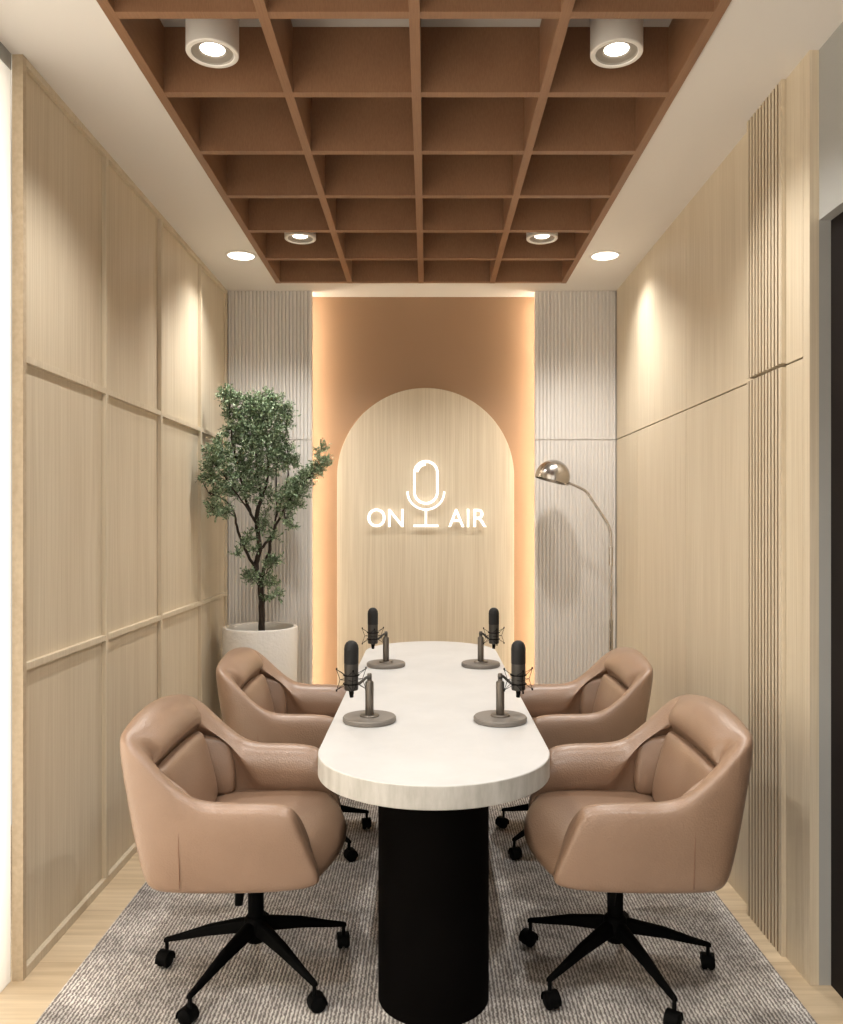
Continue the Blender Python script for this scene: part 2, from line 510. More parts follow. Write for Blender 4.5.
# ================================================================== RUG
bm = box(-1.08, 1.075, -.3, 4.42, 0, .009)
rug = obj('area_rug', bm, M['rug'], bevel=.004)
tag(rug, 'large grey-beige woven rug on the pale oak floor under the table', 'rug')
RZ = .009

# ================================================================== TABLE
tb = empty('meeting_table', (.019, 3.13, RZ))
tag(tb, 'long white pill-shaped table on a black pedestal on the rug', 'table')
def stadium(r, y0, y1, seg=40):
    P = [(r * math.cos(t), y1 + r * math.sin(t)) for t in [PI * k / seg for k in range(seg + 1)]]
    P += [(r * math.cos(t), y0 + r * math.sin(t)) for t in [PI + PI * k / seg for k in range(seg + 1)]]
    return P
TY0, TY1, TR = 2.278 - 3.13, 3.995 - 3.13, .323
bm = bmesh.new()
add_prism(bm, stadium(TR, TY0, TY1), lambda u, v: (u, v, .690 - RZ), lambda u, v: (u, v, .750 - RZ))
bm.faces.ensure_lookup_table()
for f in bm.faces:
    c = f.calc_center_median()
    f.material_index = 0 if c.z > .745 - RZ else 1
top = obj('tabletop', bm, [M['top'], M['edge']], tb, auto=40)
bv = top.modifiers.new('bevel', 'BEVEL'); bv.width = .003; bv.segments = 2; bv.limit_method = 'ANGLE'; bv.angle_limit = math.radians(60)
bm = bmesh.new()
add_prism(bm, stadium(.161, 2.365 - 3.13, 3.9 - 3.13), lambda u, v: (u, v, .0), lambda u, v: (u, v, .6905 - RZ))
obj('pedestal', bm, M['basek'], tb, auto=40)

# ================================================================== CHAIR
def chair(label, group):
    root = empty('swivel_chair')
    tag(root, label, 'chair', group)
    lea = M['leather']
    # stations for the y > 0 half: bottom point, top point, outward plan normal, thickness, crease height, crease depth
    st = [
        ((.232, .300, .388), (.148, .322, .604), (0, 1), .074, .50, 0),
        ((.165, .314, .380), (.080, .331, .612), (0, 1), .082, .50, 0),
        ((.050, .320, .377), (.000, .334, .612), (0, 1), .086, .50, 0),
        ((-.045, .321, .376), (-.078, .335, .614), (0, 1), .086, .52, .0),
        ((-.100, .320, .376), (-.132, .335, .640), (0, 1), .085, .618, .006),
        ((-.155, .318, .376), (-.192, .332, .692), (-.03, 1), .084, .650, .036),
        ((-.204, .313, .377), (-.250, .325, .752), (-.12, 1), .084, .665, .042),
        ((-.232, .300, .378), (-.293, .308, .778), (-.40, .92), .086, .675, .042),
        ((-.248, .275, .379), (-.320, .274, .790), (-.78, .62), .090, .685, .042),
        ((-.256, .215, .381), (-.330, .212, .799), (-.98, .14), .092, .692, .045),
        ((-.258, .110, .383), (-.334, .110, .815), (-1, 0), .094, .70, .045),
        ((-.259, 0, .384), (-.336, 0, .821), (-1, 0), .094, .70, .045),
    ]
    full = st + [((a[0], -a[1], a[2]), (c[0], -c[1], c[2]), (n[0], -n[1]), t, zc, dc) for a, c, n, t, zc, dc in st[-2::-1]]
    def P(s, z, inset):
        a, c, n = Vector(s[0]), Vector(s[1]), Vector((s[2][0], s[2][1], 0)).normalized()
        k = (z - a.z) / (c.z - a.z)
        p = a.lerp(c, k); p.z = z
        return p - n * inset
    def prof(s):
        zb, zt, t, zc, dc = s[0][2], s[1][2], s[3], s[4], s[5]
        n = Vector((s[2][0], s[2][1], 0)).normalized()
        tb_ = .045
        bk = max(0, -n.x) * .8 + .2
        L = [P(s, zb + .005, tb_ + .03 * bk), P(s, zb, .014 + .032 * bk), P(s, zb + .008 + .010 * bk, .002 + .008 * bk), P(s, zb + .04 + .03 * bk, -.002),
             P(s, (zb + zt) / 2, -.006), P(s, zt - .06, -.006), P(s, zt - .014, -.001)]
        if dc > 0: L += [P(s, zt, .004) + Vector((0, 0, .002)), P(s, zt, .020) + Vector((0, 0, .008)), P(s, zt, t * .66) + Vector((0, 0, -.002))]
        else: L += [P(s, zt, .010), P(s, zt, t * .45) + Vector((0, 0, .010)), P(s, zt, t - .008) + Vector((0, 0, -.003))]
        if dc > 0:
            L += [P(s, zt - .035, t + .001), P(s, zc + (zt - zc) * .42, t + .012), P(s, zc + .016, t + .004), P(s, zc, t - dc), P(s, .44, .05)]
        else:
            L += [P(s, zt - .028, t + .010), P(s, .55, t + .022), P(s, .505, t + .016), P(s, .478, t + .000), P(s, .44, .05)]
        return L
    bm = bmesh.new()
    rows = []
    P0 = prof(full[0]); c0 = sum(P0, Vector()) / len(P0)
    pe = prof(full[-1]); ce_ = sum(pe, Vector()) / len(pe)
    rows.append([c0.lerp(p, .80) + Vector((.012, 0, 0)) for p in P0])
    rows += [prof(s) for s in full]
    rows.append([ce_.lerp(p, .80) + Vector((.012, 0, 0)) for p in pe])
    V = [[bm.verts.new(p) for p in r_] for r_ in rows]
    k = len(V[0])
    for a, b_ in zip(V, V[1:]):
        for i in range(k):
            bm.faces.new((a[i], a[(i + 1) % k], b_[(i + 1) % k], b_[i]))
    for end, row, cc in ((V[0], rows[0], c0), (V[-1], rows[-1], ce_)):
        c = bm.verts.new(cc + Vector((.013, 0, 0)))
        for i in range(k): bm.faces.new((end[i], end[(i + 1) % k], c))
    obj('shell', bm, lea, root, smooth=True, subsurf=2)
    # seam on each side of the shell
    for sy in (1, -1):
        bm = bmesh.new()
        s = ((-.135, .319 * sy, .376), (-.135, .334 * sy, .69), (0, 1 * sy))
        add_tube(bm, [P(s, z, -.0030 - .003 * math.sin(PI * (z - .40) / .26)) for z in [.40 + .19 * q / 10 for q in range(11)]], .0013, 6)
        obj('side_seam', bm, M['seam'], root, smooth=True)
    # seat cushion
    bm = bmesh.new()
    rows = []
    for y, sc, fx in ((-.292, .86, -.064), (-.282, .95, -.050), (-.21, 1, -.022), (-.1, 1, .004), (0, 1, .012), (.1, 1, .004), (.21, 1, -.022), (.282, .95, -.050), (.292, .86, -.064)):
        cr = .008 * (1 - (y / .29) ** 2)
        pr = [(-.21, .386), (-.21, .43), (-.19, .464 + cr), (-.05, .474 + cr), (.10, .478 + cr), (.19, .472 + cr), (.243 + fx, .452), (.270 + fx, .420), (.262 + fx, .392), (.228 + fx, .378), (.10, .376), (-.1, .376)]
        cz = .425
        rows.append([bm.verts.new((x, y, cz + (z - cz) * sc)) for x, z in pr])
    k = len(rows[0])
    for a, b_ in zip(rows, rows[1:]):
        for i in range(k): bm.faces.new((a[i], a[(i + 1) % k], b_[(i + 1) % k], b_[i]))
    bm.faces.new(rows[0]); bm.faces.new(rows[-1][::-1])
    obj('seat_cushion', bm, lea, root, smooth=True, subsurf=2)
    # lumbar cushion wrapped round the inside of the back
    bm = bmesh.new(); rows = []
    sub = full[4:-4]
    m_ = len(sub)
    for i, s in enumerate(sub):
        t, zc = s[3], s[4]
        bulge = .010 + .012 * max(0, 1 - abs(i - (m_ - 1) / 2) / 4)
        if i in (0, m_ - 1): bulge = .004
        top_ = zc - .004
        if i in (0, m_ - 1): top_ = .630
        if i in (1, m_ - 2): top_ = .655
        lo = .455
        pr = [P(s, lo, t - .045), P(s, lo, t + bulge), P(s, lo + .05, t + bulge + .012), P(s, (lo + top_) / 2 + .02, t + bulge + .006),
              P(s, top_ - .03, t + bulge * .75), P(s, top_ - .004, t + bulge * .3), P(s, top_, t - .02), P(s, top_ - .02, t - .045)]
        rows.append([bm.verts.new(p) for p in pr])
    k = len(rows[0])
    for a, b_ in zip(rows, rows[1:]):
        for i in range(k): bm.faces.new((a[i], a[(i + 1) % k], b_[(i + 1) % k], b_[i]))
    bm.faces.new(rows[0]); bm.faces.new(rows[-1][::-1])
    lc = obj('lumbar_cushion', bm, lea, root, smooth=True, subsurf=2)
    # crisp the two ends
    # mechanism
    bm = bmesh.new()
    add_box(bm, -.09, .09, -.06, .06, .352, .382)
    add_box(bm, -.05, .06, -.035, .035, .325, .354)
    obj('tilt_mechanism', bm, M['plastic'], root, bevel=.006)
    bm = bmesh.new()
    add_tube(bm, [(0, 0, .335), (0, 0, .25)], .020, 24)
    add_tube(bm, [(0, 0, .26), (0, 0, .15)], .024, 24)
    obj('gas_column', bm, M['black'], root, auto=40)
    for sy in (-1,):
        bm = bmesh.new()
        add_tube(bm, [(-.03, .02 * sy, .345), (-.035, .06 * sy, .338), (-.038, .075 * sy, .33)], [.006, .006, .007], 10)
        add_tube(bm, [(-.024, .075 * sy, .335), (-.028, .085 * sy, .30), (-.032, .088 * sy, .248)], [.010, .015, .012], 12)
        obj('height_lever', bm, M['plastic'], root, smooth=True)
    bm = bmesh.new()
    add_lathe(bm, [(0, .175), (.028, .175), (.034, .168), (.038, .14), (.036, .112), (.026, .098), (0, .095)], seg=32)
    obj('hub', bm, M['black'], root, auto=40)
    for i in range(5):
        a = math.radians(28 + 72 * i)
        R3 = Matrix.Rotation(a, 3, 'Z')
        bm = bmesh.new()
        secs = [(.015, .160, .022, .040), (.05, .156, .021, .038), (.15, .134, .016, .030), (.24, .106, .011, .019), (.291, .092, .009, .013), (.297, .090, .007, .009)]
        rr = []
        for d_, z, hw, hh in secs:
            q = [(-hw, -hh * .5), (-hw * .7, hh * .35), (-hw * .25, hh * .5), (hw * .25, hh * .5), (hw * .7, hh * .35), (hw, -hh * .5)]
            rr.append([bm.verts.new(R3 @ Vector((d_, u, z - .012 + v))) for u, v in q])
        for A, B in zip(rr, rr[1:]):
            for j in range(6): bm.faces.new((A[j], A[(j + 1) % 6], B[(j + 1) % 6], B[j]))
        bm.faces.new(rr[0]); bm.faces.new(rr[-1][::-1])
        leg = obj('leg', bm, M['black'], root, auto=50, bevel=.002)
        # caster
        bm = bmesh.new()
        ca = a + [1.3, -1.0, 1.35, -1.5, 1.2][i]
        R4 = Matrix.Rotation(ca, 3, 'Z')
        cpos = R3 @ Vector((.288, 0, 0))
        add_tube(bm, [cpos + Vector((0, 0, .084)), cpos + Vector((0, 0, .040))], .006, 10)
        wc = cpos + R4 @ Vector((.008, 0, .0235))
        for sgn in (-1, 1):
            o_ = R4 @ Vector((0, sgn, 0))
            rot = o_.to_track_quat('Z', 'Y').to_matrix()
            add_lathe(bm, [(0, .003), (.021, .003), (.0235, .006), (.0235, .014), (.019, .018), (0, .020)], wc, 24, rot=rot)
        rot = (R4 @ Vector((0, 1, 0))).to_track_quat('Z', 'Y').to_matrix()
        # hood
        hood = []
        for sgn in (-1, 1):
            row = []
            for q in range(9):
                t = -.1 * PI + 1.2 * PI * q / 8
                row.append(bm.verts.new(wc + R4 @ Vector((.026 * math.cos(t), sgn * .019, .026 * math.sin(t)))))
            hood.append(row)
        for q in range(8): bm.faces.new((hood[0][q], hood[0][q + 1], hood[1][q + 1], hood[1][q]))
        obj('caster', bm, M['plastic'], leg, auto=40)
    return root

M['seam'] = mat('seam_thread', (.25, .135, .085), .6)
c0 = chair('tan leather swivel tub chair in the left foreground, facing the table', 'tan swivel chairs around the table')
def place(o, x, y, rz, label):
    o.location = (x, y, RZ); o.rotation_euler = (0, 0, rz); o['label'] = label
c1, c2, c3 = copy_tree(c0), copy_tree(c0), copy_tree(c0)
CXL, CXR = -.524, .576
place(c0, CXL, 2.48, 0, 'tan leather swivel tub chair in the left foreground, facing the table')
place(c1, CXL, 3.49, 0, 'tan leather swivel tub chair on the left side, farther back beside the potted tree')
place(c2, CXR, 2.48, PI, 'tan leather swivel tub chair in the right foreground, facing the table')
place(c3, CXR + .008, 3.49, PI, 'tan leather swivel tub chair on the right side, farther back by the floor lamp')
def mirror_star(o):
    """the right-hand chairs stand with their five-star base turned the other way round"""
    for ch in o.children:
        if ch.name.startswith(('leg', 'hub')): ch.rotation_euler.z = math.radians(10)
        if ch.name.startswith('height_lever'): ch.rotation_euler.z = PI; 
mirror_star(c2); mirror_star(c3)

# ================================================================== MICROPHONES
def microphone():
    t = empty('desk_microphone')
    bm = bmesh.new()
    add_lathe(bm, [(0, 0), (.082, 0), (.085, .003), (.085, .013), (.082, .017), (0, .017)], seg=64)
    obj('base', bm, M['micbase'], t, auto=35)
    bm = bmesh.new(); add_lathe(bm, [(.031, .017), (.031, .020), (.028, .0225), (0, .0225)], seg=40)
    obj('collar', bm, M['micstem'], t, auto=35)
    bm = bmesh.new(); add_lathe(bm, [(.0125, .022), (.0135, .024), (.0135, .124), (.011, .128), (.0075, .129), (.0075, .150), (.006, .153), (0, .153)], seg=32)
    obj('stem', bm, M['micstem'], t, auto=35)
    bx = -.058
    bm = bmesh.new()
    add_tube(bm, spline([(0, -.004, .142), (-.010, -.012, .141), (-.022, -.014, .130), (-.034, -.008, .121), (-.044, -.004, .119)], 5), .0045, 10)
    add_tube(bm, [(0, .009, .142), (0, -.012, .142)], .0075, 16)
    obj('swivel_arm', bm, M['micdark'], t, smooth=True)
    z0 = .100
    bm = bmesh.new()
    add_lathe(bm, [(0, z0 - .002), (.012, z0 - .002), (.021, z0), (.0225, z0 + .004), (.0225, z0 + .084)], (bx, 0, 0), 40)
    body = obj('body', bm, M['micdark'], t, auto=35)
    bm = bmesh.new()
    add_lathe(bm, [(.0225, z0 + .084), (.0232, z0 + .086), (.0232, z0 + .128), (.0235, z0 + .130), (.0232, z0 + .132), (.0215, z0 + .143), (.016, z0 + .152), (.008, z0 + .157), (0, z0 + .158)], (bx, 0, 0), 40)
    obj('grille', bm, M['mesh'], body, auto=50)
    bm = bmesh.new(); add_tube(bm, [(bx, 0, z0), (bx, 0, z0 - .010), (bx + .001, 0, z0 - .024)], [.008, .0075, .006], 16)
    obj('connector', bm, M['plastic'], body, auto=40)
    # shock mount: two rings and zigzag cords between outer posts
    bm = bmesh.new()
    def ring(z, r, w_):
        P_ = [(bx + r * math.cos(2 * PI * q / 32), r * math.sin(2 * PI * q / 32), z) for q in range(33)]
        add_tube(bm, P_, w_, 6, cap=False)
    ring(z0 + .020, .0250, .0018); ring(z0 + .048, .0250, .0018)
    for q in range(4):
        a = q * PI / 2 + math.radians(12)
        ca, sa = math.cos(a), math.sin(a)
        pt = lambda r, z: (bx + r * ca, r * sa, z)
        pv = lambda r, z, da: (bx + r * math.cos(a + da), r * math.sin(a + da), z)
        add_tube(bm, [pt(.047, z0 + .000), pt(.036, z0 + .034), pt(.048, z0 + .068)], .0011, 6)
        for zz in (z0, z0 + .068):
            add_lathe(bm, [(0, -.004), (.0027, -.003), (.0027, .003), (0, .004)], pt(.047, zz), 8)
        for da in (-.5, .5):
            add_tube(bm, [pt(.047, z0 + .001), pv(.025, z0 + .018, da)], .0009, 5)
            add_tube(bm, [pt(.048, z0 + .067), pv(.025, z0 + .050, da)], .0009, 5)
            add_tube(bm, [pt(.036, z0 + .034), pv(.025, z0 + .034, da)], .0009, 5)
    obj('shock_mount', bm, M['plastic'], t, auto=50)
    return t
m = mat('wire_grille', (.010, .010, .010), .55, metal=.3); M['mesh'] = m
N, L, b = nodes(m)
tc = N.new('ShaderNodeTexCoord'); vo = N.new('ShaderNodeTexVoronoi'); vo.inputs['Scale'].default_value = 420
bu = N.new('ShaderNodeBump'); bu.inputs['Strength'].default_value = .8; bu.inputs['Distance'].default_value = .001
L.new(tc.outputs['Object'], vo.inputs['Vector']); L.new(vo.outputs['Distance'], bu.inputs['Height']); L.new(bu.outputs[0], b.inputs['Normal'])
mic0 = microphone()
mics = [mic0, copy_tree(mic0), copy_tree(mic0), copy_tree(mic0)]
dx = .209
for o, (x, y, rz, lb) in zip(mics, (
        (XM + .003 - dx, 2.59, 0, 'black studio microphone on a round base, near left on the white table'),
        (XM + .003 + dx, 2.59, PI, 'black studio microphone on a round base, near right on the white table'),
        (XM + .006 - dx, 3.575, 0, 'black studio microphone on a round base, far left end of the white table'),
        (XM + .006 + dx, 3.575, PI, 'black studio microphone on a round base, far right end of the white table'))):
    o.location = (x, y, .7502); o.rotation_euler = (0, 0, rz)
    tag(o, lb, 'microphone', 'desk microphones on the table')

# ================================================================== POTTED TREE
PX, PY, PR, PH = -.957, 4.65, .213, .785
pot = empty('potted_tree', (PX, PY, 0))
tag(pot, 'slender leafy tree with dark forked trunk in a tall round white textured planter', 'potted tree')
bm = bmesh.new()
add_lathe(bm, [(0, .0), (PR - .035, 0), (PR - .022, .012), (PR - .006, .35), (PR, PH - .01), (PR - .004, PH), (PR - .022, PH), (PR - .026, PH - .006), (PR - .028, PH - .06)], seg=72)
obj('pot', bm, M['pot'], pot, auto=45)
bm = bmesh.new()
add_lathe(bm, [(PR - .0275, PH - .05), (.12, PH - .042), (.05, PH - .036), (0, PH - .034)], seg=48)
obj('soil', bm, M['soil'], pot, smooth=True)

tree = pot
T0 = pot.location
def tz(x, y, Y=4.62):          # traced point -> world, then kept clear of the left wall
    p = at(180.3 + x / 3.306, 371.5 + y / 3.306, Y)
    return p
def tl(x, y, Y=4.62): return tz(x, y, Y) - T0
tr = bmesh.new()
def branch(pts, r0, r1):
    P_ = spline([tl(*p) for p in pts], 5)
    for i, p in enumerate(P_[1:-1], 1):
        P_[i] = p + Vector([random.uniform(-.004, .004) for _ in range(3)])
    n_ = len(P_)
    add_tube(tr, P_, [r0 + (r1 - r0) * i / (n_ - 1) for i in range(n_)], 8)
    return P_
BR = []
t_base = [(271, 872, 4.65), (270, 800, 4.65), (266, 700, 4.64), (250, 645, 4.63), (262, 590, 4.62), (252, 500, 4.60), (265, 430, 4.59)]
BR.append(branch(t_base, .020, .011))
BR.append(branch([(266, 690, 4.64), (232, 620, 4.60), (190, 530, 4.52), (178, 460, 4.46), (140, 420, 4.38), (95, 400, 4.30)], .010, .003))
BR.append(branch([(268, 680, 4.64), (292, 600, 4.62), (305, 540, 4.60), (345, 450, 4.58), (400, 375, 4.56), (470, 310, 4.55)], .011, .003))
BR.append(branch([(262, 590, 4.62), (295, 550, 4.66), (318, 480, 4.70), (316, 330, 4.72), (330, 180, 4.72)], .009, .003))
BR.append(branch([(252, 500, 4.60), (222, 440, 4.56), (195, 330, 4.50), (172, 230, 4.46), (162, 90, 4.44)], .009, .003))
BR.append(branch([(265, 430, 4.59), (292, 340, 4.60), (288, 200, 4.62), (280, 100, 4.62)], .008, .003))
BR.append(branch([(265, 430, 4.59), (256, 330, 4.55), (240, 200, 4.52), (245, 110, 4.5)], .008, .003))
BR.append(branch([(252, 500, 4.60), (225, 460, 4.5), (160, 370, 4.36), (110, 290, 4.28)], .007, .002))
BR.append(branch([(178, 460, 4.46), (140, 470, 4.36), (110, 450, 4.28)], .004, .002))
BR.append(branch([(318, 480, 4.70), (350, 380, 4.68), (355, 280, 4.66), (350, 170, 4.64)], .006, .002))
BR.append(branch([(345, 450, 4.58), (350, 500, 4.55), (380, 512, 4.5)], .004, .002))
BR.append(branch([(180, 480, 4.48), (110, 420, 4.34), (75, 370, 4.28), (66, 345, 4.27)], .003, .0015))
BR.append(branch([(268, 720, 4.64), (245, 690, 4.60), (228, 670, 4.56)], .004, .0015))
BR.append(branch([(268, 690, 4.64), (295, 650, 4.6), (315, 625, 4.58)], .004, .0015))
BR.append(branch([(269, 770, 4.65), (295, 745, 4.6), (330, 738, 4.58)], .004, .0015))
BR.append(branch([(200, 545, 4.53), (195, 600, 4.5), (180, 604, 4.48)], .003, .0015))
BR.append(branch([(430, 345, 4.56), (455, 300, 4.56), (468, 250, 4.56)], .003, .0015))
obj('trunk', tr, M['bark'], tree, smooth=True)

CL = [ # x, y, radius (traced units), depth, density
 (160, 85, 34, 4.44, 1), (150, 75, 22, 4.43, 1), (168, 135, 26, 4.45, 1), (185, 90, 16, 4.45, .6),
 (240, 105, 40, 4.52, 1.2), (290, 100, 42, 4.60, 1.3), (260, 140, 50, 4.56, 1.5), (320, 120, 42, 4.66, 1.1), (355, 140, 26, 4.66, .9), (345, 175, 28, 4.66, .9),
 (200, 160, 40, 4.50, 1.2), (175, 195, 34, 4.46, 1), (230, 200, 52, 4.52, 1.5), (290, 190, 52, 4.6, 1.5), (210, 250, 48, 4.5, 1.3), (270, 250, 52, 4.56, 1.4),
 (320, 240, 42, 4.66, 1.1), (350, 265, 34, 4.68, 1), (365, 300, 28, 4.68, .9), (330, 300, 34, 4.66, .9),
 (135, 240, 26, 4.34, .9), (115, 275, 36, 4.30, 1.2), (105, 310, 32, 4.28, 1.2), (145, 285, 28, 4.34, .9), (105, 345, 28, 4.28, .9), (66, 350, 12, 4.26, .5), (130, 375, 28, 4.32, .9), (125, 410, 26, 4.32, .7),
 (110, 450, 24, 4.28, .8), (150, 462, 18, 4.38, .7), (125, 465, 20, 4.32, .8),
 (190, 310, 40, 4.5, 1), (240, 320, 46, 4.54, 1.1), (200, 370, 42, 4.48, .9), (250, 375, 36, 4.56, .8), (165, 340, 32, 4.42, .9), (235, 410, 26, 4.52, .5), (290, 320, 36, 4.6, .8), (185, 400, 30, 4.44, .6),
 (470, 300, 26, 4.55, 1.2), (450, 322, 22, 4.56, 1.1), (468, 255, 16, 4.56, .8), (425, 335, 24, 4.56, 1), (405, 365, 32, 4.56, 1.1), (375, 385, 34, 4.57, 1.1), (395, 400, 30, 4.55, 1), (355, 415, 34, 4.58, 1), (380, 440, 26, 4.56, .8), (340, 450, 22, 4.58, .6), (310, 400, 26, 4.64, .5),
 (372, 508, 17, 4.5, .6), (350, 485, 14, 4.56, .4), (290, 420, 24, 4.6, .4),
 (235, 680, 22, 4.56, .9), (225, 665, 14, 4.56, .7), (300, 635, 22, 4.6, 1), (315, 620, 16, 4.58, .8), (285, 690, 22, 4.62, .8), (305, 700, 14, 4.6, .6), (320, 740, 18, 4.58, .6), (295, 745, 14, 4.62, .5),
 (188, 603, 13, 4.48, .6), (212, 575, 18, 4.52, .6), (232, 548, 18, 4.56, .6), (310, 545, 20, 4.6, .5), (260, 515, 22, 4.6, .6), (285, 500, 18, 4.62, .4), (280, 470, 16, 4.62, .3), (240, 590, 14, 4.6, .4)]
lf = bmesh.new()
def leaf(p, d, size, n):
    d = d.normalized(); s = d.cross(n)
    if s.length < 1e-4: return
    s.normalize(); u = s.cross(d)
    a = lf.verts.new(p); b_ = lf.verts.new(p + d * size * .5 + s * size * .24 + u * size * .06)
    c = lf.verts.new(p + d * size); e_ = lf.verts.new(p + d * size * .5 - s * size * .24 + u * size * .06)
    lf.faces.new((a, b_, c)); lf.faces.new((a, c, e_))
def rv():
    while True:
        v = Vector([random.uniform(-1, 1) for _ in range(3)])
        if .05 < v.length < 1: return v
tw = bmesh.new()
XW = XL + .012
for x, y, rr, Y, den in CL:
    c = tz(x, y, Y); R = rr / 3.306 * Y / F
    ns = int(40 * den * (rr / 30) ** 1.7) + 8
    for _ in range(ns):
        v = rv(); v.z *= .9
        q = c + v * R * .92
        dr = (v.normalized() + rv() * .6 + Vector((0, 0, .35))).normalized()
        ln = random.uniform(.030, .055)
        st_ = q - dr * ln * .4
        if min(st_.x, q.x) < XW: continue
        add_tube(tw, [st_ - T0, st_ + dr * ln - T0], [.0012, .0005], 3, cap=False)
        k = 9
        for j in range(k):
            p = st_ + dr * ln * (j + 1) / k
            o_ = rv().normalized(); o_ = (o_ - dr * o_.dot(dr) + dr * .7)
            if p.x + .02 < XW + .02 or p.x < XW + .014: continue
            leaf(p - T0, o_, random.uniform(.013, .021), rv().normalized())
obj('twigs', tw, M['bark'], tree, smooth=True)
fo = obj('foliage', lf, M['leaf'], tree)

# ================================================================== FLOOR LAMP
LY = 4.74
lamp = empty('floor_lamp', (at(611, 0, LY).x, LY, 0))
tag(lamp, 'brushed metal arc floor lamp with dome shade in the back right corner', 'floor lamp')
l0 = lamp.location
def lp(px, py, Y=LY): return at(px, py, Y) - l0
bm = bmesh.new(); add_lathe(bm, [(0, 0), (.078, 0), (.080, .004), (.079, .016), (.07, .020), (.016, .022), (.012, .04), (0, .04)], seg=48)
obj('base', bm, M['chrome'], lamp, auto=35)
P_ = [Vector((0, 0, .03)), Vector((0, 0, .5)), Vector((0, 0, 1.0))] + spline([lp(611, 560), lp(611, 540), lp(609, 527), lp(602, 515), lp(592, 500), lp(586.5, 492), lp(579, 487.5), lp(569, 483)], 5)
bm = bmesh.new(); add_tube(bm, P_, .0078, 14); obj('pole', bm, M['chrome'], lamp, smooth=True)
for seg_ in ([lp(611, 566), lp(611, 547)], [Vector((0, 0, .62)), lp(611, 620)]):
    bm = bmesh.new(); add_tube(bm, seg_, .0115, 16)
    obj('sleeve', bm, M['chrome'], lamp, auto=40)
hc = lp(552.6, 477.5)
tilt = Matrix.Rotation(math.radians(15), 3, 'Y')
HR = .102
prof_ = [(HR * math.cos(t), HR * math.sin(t) * 1.02) for t in [math.radians(-12 + 102 * k / 14) for k in range(15)]]
prof_[-1] = (0, prof_[-1][1])
inn = [(r_ * .965, z_ * .965) for r_, z_ in prof_[::-1]]
bm = bmesh.new(); add_lathe(bm, prof_ + inn[:-1] + [(HR * .965, prof_[0][1]), prof_[0]], hc, 56, rot=tilt)
head = obj('shade', bm, M['chrome'], lamp, auto=40)
bm = bmesh.new()
jp = lp(567, 483)
add_lathe(bm, [(0, -.016), (.012, -.013), (.015, 0), (.012, .013), (0, .016)], jp, 20)
obj('joint', bm, M['chrome'], lamp, auto=60)
bm = bmesh.new(); add_lathe(bm, [(0, -.01), (.018, -.004), (.026, .015), (.018, .038), (.012, .06), (0, .065)], hc, 24, rot=tilt)
obj('bulb', bm, M['bulb_off'], head, smooth=True)

# ================================================================== ON AIR SIGN
YS = YA - .030        # front face of the letters
sign = empty('on_air_sign', at(427, 500, YA) )
tag(sign, 'white ON AIR sign with a microphone outline, mounted on the arched oak panel', 'sign')
s0 = sign.location
def sp(px, py, Y=YS): return at(px, py, YS) + Vector((0, Y - YS, 0)) - s0
def back_of(me_obj): pass
def letter(ch, x0, x1, y0, y1):
    cu = bpy.data.curves.new('glyph', 'FONT'); cu.body = ch; cu.extrude = .5; cu.resolution_u = 8
    to = bpy.data.objects.new('glyph', cu); COL.objects.link(to)
    dg = bpy.context.evaluated_depsgraph_get(); dg.update()
    me = bpy.data.meshes.new_from_object(to.evaluated_get(dg))
    bpy.data.objects.remove(to)
    xs = [v.co.x for v in me.vertices]; ys = [v.co.y for v in me.vertices]; zs = [v.co.z for v in me.vertices]
    a, b_ = sp(x0, y1), sp(x1, y0)
    for v in me.vertices:
        u = (v.co.x - min(xs)) / (max(xs) - min(xs)); w_ = (v.co.y - min(ys)) / (max(ys) - min(ys)); d_ = (v.co.z - min(zs)) / (max(zs) - min(zs))
        v.co = Vector((a.x + (b_.x - a.x) * u, a.y + .012 * (1 - d_), a.z + (b_.z - a.z) * w_))
    me.materials.clear(); me.materials.append(M['signw']); me.materials.append(M['signb'])
    for p in me.polygons:
        p.material_index = 1 if p.center.y > a.y + .011 else 0
    me.name = 'letter'
    o = bpy.data.objects.new('letter', me); COL.objects.link(o); o.parent = sign
    o['label'] = 'lit white letter ' + ch
    # two standoff pins to the panel
    return o
for ch, x0, x1 in (('O', 367.5, 385.4), ('N', 388.2, 403.5), ('A', 448.4, 464.3), ('I', 467.1, 469.2), ('R', 473.5, 486.6)):
    letter(ch, x0, x1, 509 if ch != 'O' else 508.6, 527)
def ribbon(bm, pts, w, closed=False):
    n_ = len(pts); L_, R_ = [], []
    for i, p in enumerate(pts):
        a = pts[(i - 1) % n_] if closed else pts[max(i - 1, 0)]
        c = pts[(i + 1) % n_] if closed else pts[min(i + 1, n_ - 1)]
        d_ = Vector((c[0] - a[0], c[1] - a[1])).normalized(); nn = Vector((-d_.y, d_.x)) * w / 2
        L_.append((p[0] + nn.x, p[1] + nn.y)); R_.append((p[0] - nn.x, p[1] - nn.y))
    V = [[bm.verts.new(sp(q[0], q[1], y_)) for q in S_] for S_ in (L_, R_) for y_ in (YS, YS + .012)]
    rng = range(n_) if closed else range(n_ - 1)
    for i in rng:
        j = (i + 1) % n_
        for A, B, mi in ((V[0], V[2], 0), (V[1], V[3], 1), (V[0], V[1], 0), (V[2], V[3], 0)):
            f = bm.faces.new((A[i], A[j], B[j], B[i])); f.material_index = mi
    if not closed:
        for i in (0, n_ - 1): bm.faces.new((V[0][i], V[1][i], V[3][i], V[2][i]))
bm = bmesh.new()
cx, r_ = 425.9, 11.5
pts = [(cx + r_ * math.cos(t), 472.8 - r_ * math.sin(t)) for t in [PI * k / 24 for k in range(25)]]
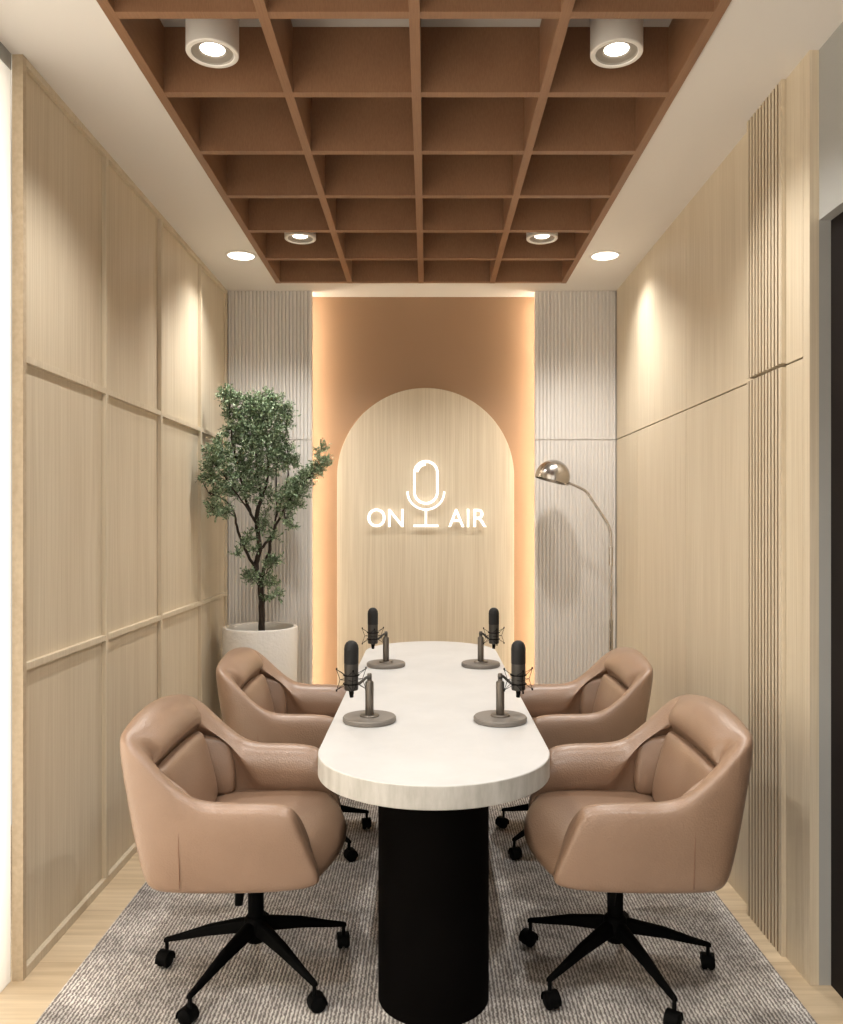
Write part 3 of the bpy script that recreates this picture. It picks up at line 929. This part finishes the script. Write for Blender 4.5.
pts += [(cx - r_ * math.cos(t), 491.8 + r_ * math.sin(t)) for t in [PI * k / 24 for k in range(25)]]
ribbon(bm, pts, 2.4, True)
ribbon(bm, [(cx + 8.9 * math.cos(t), 472.8 - 8.9 * math.sin(t)) for t in [math.radians(92 + 82 * k / 14) for k in range(15)]], 3.2)
ribbon(bm, [(cx - 18.4 * math.cos(t), 491.5 + 18.0 * math.sin(t)) for t in [PI * k / 32 for k in range(33)]], 2.0)
ribbon(bm, [(cx, 509.5), (cx, 525)], 2.2)
ribbon(bm, [(cx - 12.5, 525.8), (cx + 12.5, 525.8)], 2.2)
obj('microphone_outline', bm, [M['signw'], M['signb']], sign)
for px, py in ((376, 509.6), (376, 526), (389.5, 520), (402.5, 515), (451, 525), (462, 525), (468.1, 518), (474.8, 518), (cx, 461.4), (cx, 503.2), (cx, 525.8)):
    p = sp(px, py); bm = bmesh.new(); add_tube(bm, [p + Vector((0, .010, 0)), p + Vector((0, .0301, 0))], .0022, 8)
    obj('standoff_pin', bm, M['white'], sign)

# ================================================================== DAYLIGHT AND ADDED FRONT FILL
def area(loc, rot, sx, sy, power, col):
    l = bpy.data.lights.new('area', 'AREA'); l.shape = 'RECTANGLE'; l.size = sx; l.size_y = sy; l.energy = power; l.color = col
    o = bpy.data.objects.new('daylight_and_fill', l); COL.objects.link(o); o.location = loc; o.rotation_euler = rot; o['kind'] = 'helper'
    return o
P_FRONT_FILL, P_LEFT = 18, 85
area((0, YF - .25, 1.4), (math.radians(90), 0, 0), 2.0, 2.2, P_FRONT_FILL, (1, .93, .84))  # added fill from behind the viewpoint, through the made-up window
area((-1.62, 1.0, 1.4), (0, math.radians(-90), 0), 2.7, 2.9, P_LEFT, (1, .96, .9))
W = bpy.data.worlds.new('world'); S.world = W; W.use_nodes = True
W.node_tree.nodes['Background'].inputs[0].default_value = (1, .94, .86, 1)
W.node_tree.nodes['Background'].inputs[1].default_value = .5

# ================================================================== CAMERA
cam = bpy.data.cameras.new('camera'); co = bpy.data.objects.new('camera', cam); COL.objects.link(co)
co.location = (0, 0, CAMH); co.rotation_euler = (math.radians(90), 0, 0)
cam.sensor_fit = 'HORIZONTAL'; cam.sensor_width = 36; cam.lens = F / 843 * 36
cam.shift_x = -(VX - 421.5) / 843; cam.shift_y = (VY - 512) / 843
cam.clip_start = .05
S.camera = co
vs = S.view_settings
vs.view_transform = 'Standard'; vs.look = 'None'; vs.gamma = 1; vs.exposure = .30; vs.use_curve_mapping = False
S.cycles.max_bounces = 10; S.cycles.diffuse_bounces = 6
S.cycles.use_denoising = True
